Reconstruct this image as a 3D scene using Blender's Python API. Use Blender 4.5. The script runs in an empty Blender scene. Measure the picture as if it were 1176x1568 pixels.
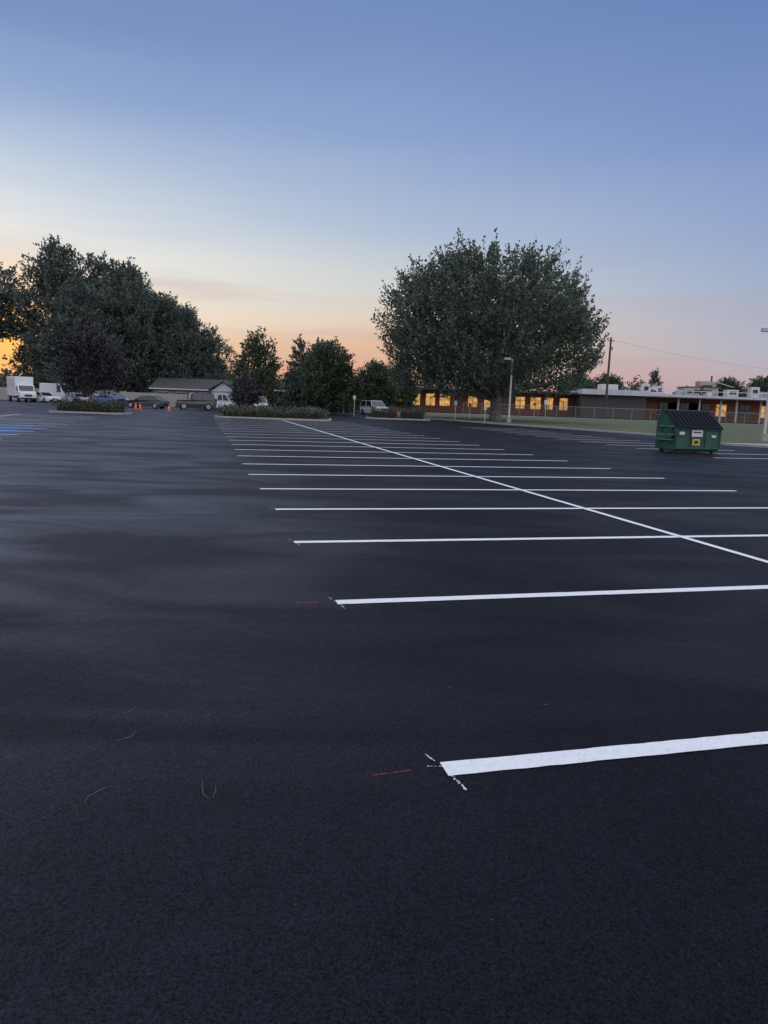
import bpy, math, random
import numpy as np
from mathutils import Matrix, Vector
random.seed(7)
S = bpy.context.scene
S.view_settings.view_transform='Standard'; S.view_settings.look='None'; S.view_settings.exposure=0

def lin(h):
    h=h.lstrip('#'); c=[int(h[i:i+2],16)/255 for i in (0,2,4)]
    return tuple(((x+0.055)/1.055)**2.4 if x>0.04045 else x/12.92 for x in c)+(1,)

# ------------------------------------------------------------------ materials
def mat(name, col, rough=0.6, var=0.25, scale=2.0, metal=0.0, bump=0.0, bscale=20, spec=0.5, emit=None, es=0.0):
    m=bpy.data.materials.new(name); m.use_nodes=True
    nt=m.node_tree; b=nt.nodes['Principled BSDF']
    b.inputs['Roughness'].default_value=rough; b.inputs['Metallic'].default_value=metal
    b.inputs['Specular IOR Level'].default_value=spec
    tc=nt.nodes.new('ShaderNodeTexCoord')
    n=nt.nodes.new('ShaderNodeTexNoise'); n.inputs['Scale'].default_value=scale; n.inputs['Detail'].default_value=4
    nt.links.new(tc.outputs['Object'],n.inputs['Vector'])
    r=nt.nodes.new('ShaderNodeValToRGB')
    r.color_ramp.elements[0].position=0.3; r.color_ramp.elements[1].position=0.7
    r.color_ramp.elements[0].color=tuple(max(0,c*(1-var)) for c in col[:3])+(1,)
    r.color_ramp.elements[1].color=tuple(min(1,c*(1+var)) for c in col[:3])+(1,)
    nt.links.new(n.outputs['Fac'],r.inputs['Fac']); nt.links.new(r.outputs['Color'],b.inputs['Base Color'])
    if bump>0:
        n2=nt.nodes.new('ShaderNodeTexNoise'); n2.inputs['Scale'].default_value=bscale; n2.inputs['Detail'].default_value=3
        nt.links.new(tc.outputs['Object'],n2.inputs['Vector'])
        bp=nt.nodes.new('ShaderNodeBump'); bp.inputs['Strength'].default_value=bump; bp.inputs['Distance'].default_value=0.02
        nt.links.new(n2.outputs['Fac'],bp.inputs['Height']); nt.links.new(bp.outputs['Normal'],b.inputs['Normal'])
    if emit:
        b.inputs['Emission Color'].default_value=tuple(emit)+(1,); b.inputs['Emission Strength'].default_value=es
    return m

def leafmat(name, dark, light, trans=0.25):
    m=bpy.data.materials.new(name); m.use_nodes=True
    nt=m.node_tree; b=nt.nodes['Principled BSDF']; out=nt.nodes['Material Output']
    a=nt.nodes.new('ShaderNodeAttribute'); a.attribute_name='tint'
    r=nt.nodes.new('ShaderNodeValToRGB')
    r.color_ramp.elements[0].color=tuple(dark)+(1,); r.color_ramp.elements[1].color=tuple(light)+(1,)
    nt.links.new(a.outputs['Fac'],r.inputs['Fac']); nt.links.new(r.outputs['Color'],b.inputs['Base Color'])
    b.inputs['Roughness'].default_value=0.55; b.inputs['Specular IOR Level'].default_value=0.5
    if trans<=0: return m
    t=nt.nodes.new('ShaderNodeBsdfTranslucent'); nt.links.new(r.outputs['Color'],t.inputs['Color'])
    mx=nt.nodes.new('ShaderNodeMixShader'); mx.inputs[0].default_value=trans
    nt.links.new(b.outputs[0],mx.inputs[1]); nt.links.new(t.outputs[0],mx.inputs[2]); nt.links.new(mx.outputs[0],out.inputs['Surface'])
    return m

# ------------------------------------------------------------------ mesh builder
class MB:
    def __init__(s): s.v=[]; s.f=[]; s.m=[]; s.mats=[]
    def mi(s,m):
        if m not in s.mats: s.mats.append(m)
        return s.mats.index(m)
    def add(s,vs,fs,m):
        o=len(s.v); s.v+= [tuple(p) for p in vs]; k=s.mi(m)
        for f in fs: s.f.append(tuple(i+o for i in f)); s.m.append(k)
        return s
    def box(s,cx,cy,cz,sx,sy,sz,m,rot=0.0,bev=0.0):
        c,sn=math.cos(rot),math.sin(rot); vs=[]
        for z in (-1,1):
            for x,y in ((-1,-1),(1,-1),(1,1),(-1,1)):
                X,Y=x*sx/2,y*sy/2; vs.append((cx+X*c-Y*sn,cy+X*sn+Y*c,cz+z*sz/2))
        return s.add(vs,[(3,2,1,0),(4,5,6,7),(0,1,5,4),(1,2,6,5),(2,3,7,6),(3,0,4,7)],m)
    def tube(s,pts,rad,sides,m,cap=True):
        vs=[];fs=[];n=len(pts)
        for i,p in enumerate(pts):
            p=Vector(p); d=(Vector(pts[min(i+1,n-1)])-Vector(pts[max(i-1,0)]))
            if d.length<1e-6: d=Vector((0,0,1))
            d.normalize(); a=d.cross(Vector((0,1,0.01)) if abs(d.y)<0.9 else Vector((1,0,0))).normalized(); b=d.cross(a)
            for k in range(sides):
                t=2*math.pi*k/sides; vs.append(p+(a*math.cos(t)+b*math.sin(t))*rad[i])
        for i in range(n-1):
            for k in range(sides):
                k2=(k+1)%sides; fs.append((i*sides+k,i*sides+k2,(i+1)*sides+k2,(i+1)*sides+k))
        if cap:
            fs.append(tuple(range(sides))[::-1]); fs.append(tuple((n-1)*sides+k for k in range(sides)))
        return s.add(vs,fs,m)
    def prism(s,poly,w,m,cy=0.0):
        wf=w if callable(w) else (lambda x,z:w)
        n=len(poly); vs=[(x,cy-wf(x,z),z) for x,z in poly]+[(x,cy+wf(x,z),z) for x,z in poly]
        fs=[tuple(range(n)),tuple(range(n,2*n))[::-1]]
        for i in range(n):
            j=(i+1)%n; fs.append((j,i,i+n,j+n))
        return s.add(vs,fs,m)
    def obj(s,name,parent=None,loc=(0,0,0),rot=0.0,bevel=0.0,smooth=False):
        me=bpy.data.meshes.new(name); me.from_pydata(s.v,[],s.f)
        for m in s.mats: me.materials.append(m)
        me.polygons.foreach_set('material_index',s.m)
        if smooth: me.polygons.foreach_set('use_smooth',[True]*len(s.f))
        me.update()
        o=bpy.data.objects.new(name,me); S.collection.objects.link(o)
        o.location=loc; o.rotation_euler=(0,0,rot)
        if parent: o.parent=parent
        if bevel>0:
            b=o.modifiers.new('bev','BEVEL'); b.width=bevel; b.segments=2; b.limit_method='ANGLE'
        return o
def empty(name,loc=(0,0,0),rot=0.0):
    e=bpy.data.objects.new(name,None); S.collection.objects.link(e); e.location=loc; e.rotation_euler=(0,0,rot); return e

# ------------------------------------------------------------------ camera
cam=bpy.data.cameras.new('camera'); co=bpy.data.objects.new('camera',cam); S.collection.objects.link(co); S.camera=co
cam.sensor_fit='VERTICAL'; cam.sensor_height=24; cam.lens=16.84; cam.clip_end=6000; cam.clip_start=0.05
co.matrix_world=Matrix.Translation((0,0,1.6))@Matrix.Rotation(math.radians(90-8.68),4,'X')@Matrix.Rotation(math.radians(2.04),4,'Z')

# ------------------------------------------------------------------ sky
SUN_AZ=math.radians(-27.5); SUN_EL=math.radians(1.0); GLOW_EL=math.radians(3.4)
W=bpy.data.worlds.new('World'); S.world=W; W.use_nodes=True; nt=W.node_tree
bg=nt.nodes['Background']
def N(t,**k):
    n=nt.nodes.new(t)
    for a,b in k.items(): setattr(n,a,b)
    return n
def M(op,a,b=None,c=None,clamp=False):
    n=N('ShaderNodeMath',operation=op); n.use_clamp=clamp
    for i,x in enumerate((a,b,c)):
        if x is None: continue
        if isinstance(x,(int,float)): n.inputs[i].default_value=x
        else: nt.links.new(x,n.inputs[i])
    return n.outputs[0]
tc=N('ShaderNodeTexCoord'); sep=N('ShaderNodeSeparateXYZ'); nt.links.new(tc.outputs['Generated'],sep.inputs[0])
x,y,z=sep.outputs
el=M('ARCSINE',M('MINIMUM',M('MAXIMUM',z,-1.0),1.0))
hl=M('SQRT',M('ADD',M('ADD',M('MULTIPLY',x,x),M('MULTIPLY',y,y)),1e-6))
sx,sy=math.sin(SUN_AZ),math.cos(SUN_AZ)
dt=M('DIVIDE',M('ADD',M('MULTIPLY',x,sx),M('MULTIPLY',y,sy)),hl)
az=M('ARCCOSINE',M('MINIMUM',M('MAXIMUM',dt,-1.0),1.0))
nz=N('ShaderNodeTexNoise'); nz.inputs['Scale'].default_value=1.8; nz.inputs['Detail'].default_value=4; nz.inputs['Roughness'].default_value=0.5
mp=N('ShaderNodeMapping'); mp.inputs['Scale'].default_value=(1,1,7); nt.links.new(tc.outputs['Generated'],mp.inputs[0]); nt.links.new(mp.outputs[0],nz.inputs['Vector'])
wob=M('MULTIPLY',M('SUBTRACT',nz.outputs['Fac'],0.5),math.radians(3.2))
e60=M('DIVIDE',M('ADD',el,wob),math.radians(60),clamp=True)
def ramp(stops):
    r=N('ShaderNodeValToRGB'); r.color_ramp.interpolation='LINEAR'; e=r.color_ramp.elements
    while len(e)<len(stops): e.new(0.5)
    for i,(d,c) in enumerate(stops):
        e[i].position=d/60; e[i].color=lin(c) if isinstance(c,str) else c
    nt.links.new(e60,r.inputs['Fac']); return r.outputs['Color']
Z=(0.46,0.54,0.76,1)
A=ramp([(0,'#c0907a'),(2,'#dba678'),(4.2,'#edcba4'),(6.3,'#f1e6d2'),(9.5,'#ebece7'),(12.5,'#d7dfe5'),(16,'#b3c4dc'),(20,'#90a8d0'),(24,'#7892c0'),(34,'#6884b6'),(60,Z)])
B=ramp([(0,'#c09390'),(2.5,'#dda68e'),(4.6,'#e4bc9f'),(6.4,'#dfcdbc'),(8.4,'#d0d3d1'),(12.8,'#b1c0d6'),(19.3,'#8ba3cd'),(26.8,'#718bbe'),(36,'#6480b4'),(60,Z)])
C=ramp([(0,'#a89aa8'),(2.8,'#bbaab2'),(4.8,'#b3b2bf'),(8,'#a4b0c9'),(12.8,'#90a5cb'),(19,'#7b93c5'),(26,'#6882b9'),(36,'#627fb4'),(60,Z)])
def mix(f,a,b,t='MIX'):
    n=N('ShaderNodeMix',data_type='RGBA',blend_type=t)
    if isinstance(f,float): n.inputs[0].default_value=f
    else: nt.links.new(f,n.inputs[0])
    for i,q in ((6,a),(7,b)):
        if isinstance(q,tuple): n.inputs[i].default_value=q
        else: nt.links.new(q,n.inputs[i])
    return n.outputs[2]
f1=M('DIVIDE',az,math.radians(27),clamp=True); f2=M('DIVIDE',M('SUBTRACT',az,math.radians(27)),math.radians(27),clamp=True)
sky=mix(f2,mix(f1,A,B),C)
n3=N('ShaderNodeTexNoise'); n3.inputs['Scale'].default_value=3.4; n3.inputs['Detail'].default_value=5; n3.inputs['Roughness'].default_value=0.6
mp3=N('ShaderNodeMapping'); mp3.inputs['Scale'].default_value=(1,1,9); mp3.inputs['Location'].default_value=(3,1,0); nt.links.new(tc.outputs['Generated'],mp3.inputs[0]); nt.links.new(mp3.outputs[0],n3.inputs['Vector'])
cf=M('MULTIPLY',M('MULTIPLY',M('SUBTRACT',n3.outputs['Fac'],0.47),4.5,clamp=True),M('SUBTRACT',1.0,M('DIVIDE',M('ABSOLUTE',M('SUBTRACT',el,math.radians(6))),math.radians(7)),clamp=True))
sky=mix(M('MULTIPLY',cf,0.45),sky,(0.45,0.37,0.41,1))
g=N('ShaderNodeVectorMath',operation='DOT_PRODUCT'); nt.links.new(tc.outputs['Generated'],g.inputs[0])
g.inputs[1].default_value=(sx*math.cos(GLOW_EL),sy*math.cos(GLOW_EL),math.sin(GLOW_EL))
gl=M('POWER',M('MAXIMUM',g.outputs['Value'],0.0),420.0)
sky=mix(gl,sky,(1.05,0.55,0.16,1))
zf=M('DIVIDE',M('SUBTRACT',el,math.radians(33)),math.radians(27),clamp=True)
sky=mix(zf,sky,(1.15,1.20,1.40,1))  # zenith above the frame brightened, added fill for trees and ground
# unseen sky behind the camera, brightened to fill surfaces facing it
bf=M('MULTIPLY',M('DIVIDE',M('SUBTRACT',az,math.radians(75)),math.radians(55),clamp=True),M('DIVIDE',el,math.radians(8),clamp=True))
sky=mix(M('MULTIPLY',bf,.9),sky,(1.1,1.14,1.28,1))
ns=N('ShaderNodeTexSky',sky_type='NISHITA'); ns.sun_disc=False; ns.sun_elevation=SUN_EL; ns.sun_rotation=SUN_AZ
sky=mix(0.006,sky,ns.outputs[0],'ADD')
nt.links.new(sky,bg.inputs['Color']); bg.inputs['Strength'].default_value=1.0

sl=bpy.data.lights.new('sun','SUN'); so=bpy.data.objects.new('sun',sl); S.collection.objects.link(so)
sl.energy=0.2; sl.angle=math.radians(0.5); sl.color=(1,0.62,0.35)
so.rotation_euler=Vector((-sx*math.cos(SUN_EL),-sy*math.cos(SUN_EL),-math.sin(SUN_EL))).to_track_quat('-Z','Y').to_euler()

# ------------------------------------------------------------------ lot frame
ax=(-0.2523,0.9677); bx=(0.9677,0.2523); O=(0.306,2.97)
def LOT(t,s): return (O[0]+ax[0]*t+bx[0]*s, O[1]+ax[1]*t+bx[1]*s)
LR=math.atan2(bx[1],bx[0])

mg=mat('dry_ground',(0.075,0.075,0.045),0.9,0.35,0.15)
MB().add([(-3000,-400,0),(3000,-400,0),(3000,3000,0),(-3000,3000,0)],[(0,1,2,3)],mg).obj('ground')

# asphalt material
m=bpy.data.materials.new('asphalt'); m.use_nodes=True; t_=m.node_tree; b=t_.nodes['Principled BSDF']
def n_(t,**k):
    n=t_.nodes.new(t)
    for a_,b_ in k.items():
        if a_ in n.inputs: n.inputs[a_].default_value=b_
        else: setattr(n,a_,b_)
    return n
L=t_.links.new
tc2=n_('ShaderNodeTexCoord')
def noise(scale,detail=3,rough=0.5,vec=None,dist=0.0):
    n=n_('ShaderNodeTexNoise'); n.inputs['Scale'].default_value=scale; n.inputs['Detail'].default_value=detail
    n.inputs['Roughness'].default_value=rough; n.inputs['Distortion'].default_value=dist
    L(vec or tc2.outputs['Object'],n.inputs['Vector']); return n.outputs['Fac']
def mr(v,a,b_,c,d):
    n=n_('ShaderNodeMapRange'); L(v,n.inputs[0]); 
    for i,q in enumerate((a,b_,c,d)): n.inputs[i+1].default_value=q
    return n.outputs[0]
def m2(op,a,b_,clamp=False):
    n=t_.nodes.new('ShaderNodeMath'); n.operation=op; n.use_clamp=clamp
    for i,q in enumerate((a,b_)):
        if isinstance(q,(int,float)): n.inputs[i].default_value=q
        else: L(q,n.inputs[i])
    return n.outputs[0]
sp=n_('ShaderNodeSeparateXYZ'); L(tc2.outputs['Object'],sp.inputs[0])
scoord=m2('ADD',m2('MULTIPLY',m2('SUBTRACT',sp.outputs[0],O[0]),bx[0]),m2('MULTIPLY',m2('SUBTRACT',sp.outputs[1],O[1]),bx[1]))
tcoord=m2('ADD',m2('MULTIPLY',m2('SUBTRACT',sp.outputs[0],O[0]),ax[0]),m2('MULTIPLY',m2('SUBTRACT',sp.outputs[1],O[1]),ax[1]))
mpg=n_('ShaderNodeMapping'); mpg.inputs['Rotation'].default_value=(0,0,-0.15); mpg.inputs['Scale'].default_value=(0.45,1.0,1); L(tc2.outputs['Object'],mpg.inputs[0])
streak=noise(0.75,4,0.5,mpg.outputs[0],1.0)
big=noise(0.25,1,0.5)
# sky sheen painted into the aisle's colour over some wear; sealed stalls stay dark
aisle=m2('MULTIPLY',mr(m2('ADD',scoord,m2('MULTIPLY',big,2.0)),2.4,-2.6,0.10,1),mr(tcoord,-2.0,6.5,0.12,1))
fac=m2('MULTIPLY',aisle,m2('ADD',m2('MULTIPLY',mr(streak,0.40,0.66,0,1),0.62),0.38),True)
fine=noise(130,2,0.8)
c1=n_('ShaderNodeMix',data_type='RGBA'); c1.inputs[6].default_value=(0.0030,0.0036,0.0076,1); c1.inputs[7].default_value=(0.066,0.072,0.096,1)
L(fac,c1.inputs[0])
c2=n_('ShaderNodeMix',data_type='RGBA',blend_type='MULTIPLY'); c2.inputs[0].default_value=1.0
vc=n_('ShaderNodeTexVoronoi'); vc.feature='DISTANCE_TO_EDGE'; vc.inputs['Scale'].default_value=9.0
wv=n_('ShaderNodeVectorMath',operation='ADD'); nn=n_('ShaderNodeTexNoise'); nn.inputs['Scale'].default_value=14; L(tc2.outputs['Object'],nn.inputs['Vector'])
sc=n_('ShaderNodeVectorMath',operation='SCALE'); sc.inputs['Scale'].default_value=0.16; L(nn.outputs['Color'],sc.inputs[0]); L(tc2.outputs['Object'],wv.inputs[0]); L(sc.outputs[0],wv.inputs[1]); L(wv.outputs[0],vc.inputs['Vector'])
mid=noise(6.0,3,.7)
crack=m2('MULTIPLY',mr(vc.outputs['Distance'],0.004,0.022,1,0),m2('MULTIPLY',mr(mid,0.54,0.60,0,1),mr(scoord,0.8,-0.8,0.1,1)))
gr=n_('ShaderNodeCombineColor'); fv=m2('MULTIPLY',m2('MULTIPLY',mr(fine,0.30,0.70,0.15,1.85),mr(mid,0.3,0.7,0.82,1.18)),m2('SUBTRACT',1.0,m2('MULTIPLY',crack,0.60)))
for i in range(3): L(fv,gr.inputs[i])
L(c1.outputs[2],c2.inputs[6]); L(gr.outputs[0],c2.inputs[7])
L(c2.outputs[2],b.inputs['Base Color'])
L(mr(streak,0.3,0.7,0.64,0.50),b.inputs['Roughness'])
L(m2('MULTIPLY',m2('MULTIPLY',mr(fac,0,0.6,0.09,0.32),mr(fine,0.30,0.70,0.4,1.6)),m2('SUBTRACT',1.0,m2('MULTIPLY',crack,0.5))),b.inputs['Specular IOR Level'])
hgt=m2('ADD',m2('MULTIPLY',noise(70,2,0.7),0.7),m2('MULTIPLY',noise(11,1),0.5))
bp=n_('ShaderNodeBump'); bp.inputs['Strength'].default_value=1.0; bp.inputs['Distance'].default_value=0.018
L(hgt,bp.inputs['Height']); L(bp.outputs['Normal'],b.inputs['Normal'])
asph=m
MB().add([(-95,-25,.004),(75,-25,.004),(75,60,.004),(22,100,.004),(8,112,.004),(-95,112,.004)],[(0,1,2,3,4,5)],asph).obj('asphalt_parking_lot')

# paint
def paintmat(name,col,wear=0.62):
    m=mat(name,col,0.6,0.05,25,bump=0.35,bscale=120)
    t=m.node_tree; out=t.nodes['Material Output']; b=t.nodes['Principled BSDF']
    n=t.nodes.new('ShaderNodeTexNoise'); n.inputs['Scale'].default_value=70; n.inputs['Detail'].default_value=4; n.inputs['Roughness'].default_value=0.7
    tcn=t.nodes.new('ShaderNodeTexCoord'); t.links.new(tcn.outputs['Object'],n.inputs['Vector'])
    g=t.nodes.new('ShaderNodeMath'); g.operation='GREATER_THAN'; g.inputs[1].default_value=wear; t.links.new(n.outputs['Fac'],g.inputs[0])
    tr=t.nodes.new('ShaderNodeBsdfTransparent'); mx=t.nodes.new('ShaderNodeMixShader')
    t.links.new(g.outputs[0],mx.inputs[0]); t.links.new(b.outputs[0],mx.inputs[1]); t.links.new(tr.outputs[0],mx.inputs[2]); t.links.new(mx.outputs[0],out.inputs['Surface'])
    return m
white=paintmat('white_line_paint',(0.76,0.77,0.79),0.66); whitechalk=paintmat('chalk_mark',(0.7,0.7,0.72),0.50)
blue=paintmat('blue_line_paint',(0.05,0.19,0.52),0.6); redm=paintmat('red_chalk',(0.36,0.02,0.05),0.54)
def strip(mb,p,q,w,m,z=.008,seg=0.25,jit=0.06,wob=0.0):
    p=Vector(p);q=Vector(q);d=q-p;n=max(1,int(d.length/seg)); pr=Vector((-d.y,d.x)).normalized()
    vs=[];fs=[];o=0
    for i in range(n+1):
        o+=random.uniform(-wob,wob)
        c=p+d*i/n+pr*o; a=w/2*(1+random.uniform(-jit,jit)); e=w/2*(1+random.uniform(-jit,jit))
        vs+=[(c.x+pr.x*a,c.y+pr.y*a,z),(c.x-pr.x*e,c.y-pr.y*e,z)]
    for i in range(n): fs.append((2*i,2*i+1,2*i+3,2*i+2))
    mb.add(vs,fs,m)
mb=MB()
ts=[0,2.68,5.15,7.6,10.0]+[10.0+2.43*i for i in range(1,18)]
tend=ts[-1]
strip(mb,LOT(-9,5.02),LOT(tend+0.3,5.02),0.10,white,.0125)
for i,t in enumerate(ts):
    j=random.uniform(-.04,.04) if i else 0
    strip(mb,LOT(t,j),LOT(t,10.0+random.uniform(-.05,.05)),0.118,white,seg=.06 if i<3 else .25,jit=.04)
    if i<5:
        strip(mb,LOT(t-.06,j+.01),LOT(t-.19,j+.035),.011,whitechalk,.012,.012,.7,.002)
        strip(mb,LOT(t+.07,j-.02),LOT(t+.14,j-.045),.008,whitechalk,.012,.012,.7,.002)
        strip(mb,LOT(t+.03,j-.07),LOT(t+.02,j-.005),.007,whitechalk,.012,.012,.7,.002)
        if i<2: strip(mb,LOT(t,j-.33),LOT(t+.01,j-.15),.005 if i==0 else .014,redm,.012,.015,.6,.001)
strip(mb,LOT(-2.7,0),LOT(-2.7,10),0.118,white)
for i in range(12): strip(mb,LOT(19.8+2.43*i,17.3),LOT(19.8+2.43*i,22.3),0.12,white)
for i in range(14): strip(mb,LOT(15.5+2.43*i,-7.2),LOT(15.5+2.43*i,-17.2),0.13,white)
for i in (2,3,4,5,6):
    t=15.5+2.43*i
    for k in range(4): strip(mb,LOT(t+.35+.5*k,-7.9),LOT(t+.75+.5*k,-11.8),0.20,blue,.0125)
    strip(mb,LOT(t+.2,-7.4),LOT(t+.2,-12),0.16,blue,.0125); strip(mb,LOT(t+2.2,-7.4),LOT(t+2.2,-12),0.16,blue,.0125)
strip(mb,LOT(15,-12.2),LOT(48,-12.2),0.10,white,.0165)
mb.obj('parking_line_markings')
ms=mat('dry_strand',(0.12,0.12,0.13),0.9,0.2,10); mb=MB()
for (X,Y,a,l,cv) in ((-1.20,3.12,1.15,.13,1.2),(-.66,2.66,1.9,.15,-.7),(-.645,2.67,1.7,.10,.4),(-1.13,2.60,1.1,.16,-1.3),(-1.27,3.40,1.3,.1,.6),(-.85,3.4,1.5,.04,.3),(-1.9,5.2,1.0,.22,.8),(.4,3.9,.2,.03,0),(.9,3.7,.3,.03,0)):
    pts=[];px,py=X,Y
    for k in range(10):
        pts.append((px,py,.0085+.002*math.sin(k*.8))); aa=a+cv*(k/9-.5)+.15*math.sin(k*1.3); px+=math.cos(aa)*l/9; py+=math.sin(aa)*l/9
    mb.tube(pts,[.0004+.0011*math.sin(math.pi*(k+.5)/10) for k in range(10)],5,ms)
mb.obj('dry_grass_strands')
mb=MB(); rg=random.Random(4)
for i in range(420):
    X=rg.uniform(-4.5,4.5); Y=rg.uniform(1.4,9); r=rg.uniform(.0012,.0035)
    a=rg.uniform(0,6.28); p=[(X+r*math.cos(a+k*2.09)*rg.uniform(.7,1.3),Y+r*math.sin(a+k*2.09)*rg.uniform(.7,1.3),.0045) for k in range(3)]+[(X,Y,.0045+r)]
    mb.add(p,[(0,1,3),(1,2,3),(2,0,3)],ms)
mb.obj('loose_grit')

# ------------------------------------------------------------------ kerbs, lawn
conc=mat('concrete',(0.34,0.32,0.30),0.85,0.15,3,bump=.2)
grass=mat('lawn_grass',(0.070,0.086,0.036),0.9,0.35,0.5,bump=0.6,bscale=25)
def offset_poly(P,d):
    n=len(P); out=[]
    for i in range(n):
        a=Vector(P[i-1]);b_=Vector(P[i]);c=Vector(P[(i+1)%n]); u=(b_-a).normalized();v=(c-b_).normalized()
        nn=(Vector((-u.y,u.x))+Vector((-v.y,v.x))); nn/=max(.3,nn.length); out.append(tuple(b_+nn*d))
    return out
def kerbed(name_k,name_g,P,gm,h=.13,kw=.16):
    Q=offset_poly(P,kw); n=len(P)
    vs=[(x,y,0.0) for x,y in P]+[(x,y,h) for x,y in P]+[(x,y,h) for x,y in Q]
    fs=[]
    for i in range(n):
        j=(i+1)%n; fs+=[(i,j,j+n,i+n),(i+n,j+n,j+2*n,i+2*n)]
    MB().add(vs,fs,conc).obj(name_k,bevel=0.02)
    MB().add([(x,y,h-.012) for x,y in Q],[tuple(range(n))],gm).obj(name_g)
lawnP=[(3.6,80),(4.2,77.5),(10.2,63.5),(14.5,56),(17.6,50),(17.9,44),(17.2,39.5),(17.6,37.6),(19.3,36.6),(80,52),(80,122),(5,122)]
kerbed('lawn_kerb','lawn',lawnP,grass,kw=.2)
MB().add([(17.5,38.0,.122),(19.4,36.9,.122),(40,42.2,.122),(39.4,43.4,.122),(19.2,38.3,.122)],[(0,1,2,3,4)],conc).obj('concrete_walk')
MB().add([(5,118,.122),(80,118,.122),(80,121,.122),(5,121,.122)],[(0,1,2,3)],conc).obj('pavement')
mulch=mat('island_soil',(0.06,0.05,0.035),0.95,0.3,3)

# ------------------------------------------------------------------ foliage
def leaf_object(name,C,AX,size,tint,m,parent=None,rng=None,wid=0.33):
    n=len(C); rnd=rng.normal(size=(n,3)); AX=AX/np.linalg.norm(AX,axis=1,keepdims=True)
    Bv=np.cross(AX,rnd); Bv/=np.linalg.norm(Bv,axis=1,keepdims=True)+1e-9
    s=size.reshape(-1,1)
    V=np.empty((n,4,3)); V[:,0]=C; V[:,1]=C+AX*s*.5+Bv*s*wid; V[:,2]=C+AX*s; V[:,3]=C+AX*s*.45-Bv*s*wid
    V=V.reshape(-1,3).astype(np.float32)
    me=bpy.data.meshes.new(name); me.vertices.add(4*n); me.vertices.foreach_set('co',V.ravel())
    me.loops.add(4*n); me.loops.foreach_set('vertex_index',np.arange(4*n,dtype=np.int32))
    me.polygons.add(n); me.polygons.foreach_set('loop_start',np.arange(0,4*n,4,dtype=np.int32)); me.polygons.foreach_set('loop_total',np.full(n,4,dtype=np.int32))
    me.update(calc_edges=True)
    at=me.attributes.new('tint','FLOAT','POINT'); at.data.foreach_set('value',np.repeat(np.clip(tint,0,1),4).astype(np.float32))
    me.materials.append(m)
    o=bpy.data.objects.new(name,me); S.collection.objects.link(o)
    if parent: o.parent=parent
    return o
bark=mat('bark',(0.16,0.14,0.125),0.9,0.35,4,bump=.6,bscale=14)
bark_grey=mat('grey_bark',(0.36,0.34,0.32),0.9,0.3,4,bump=.5)
MESH={}
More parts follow.
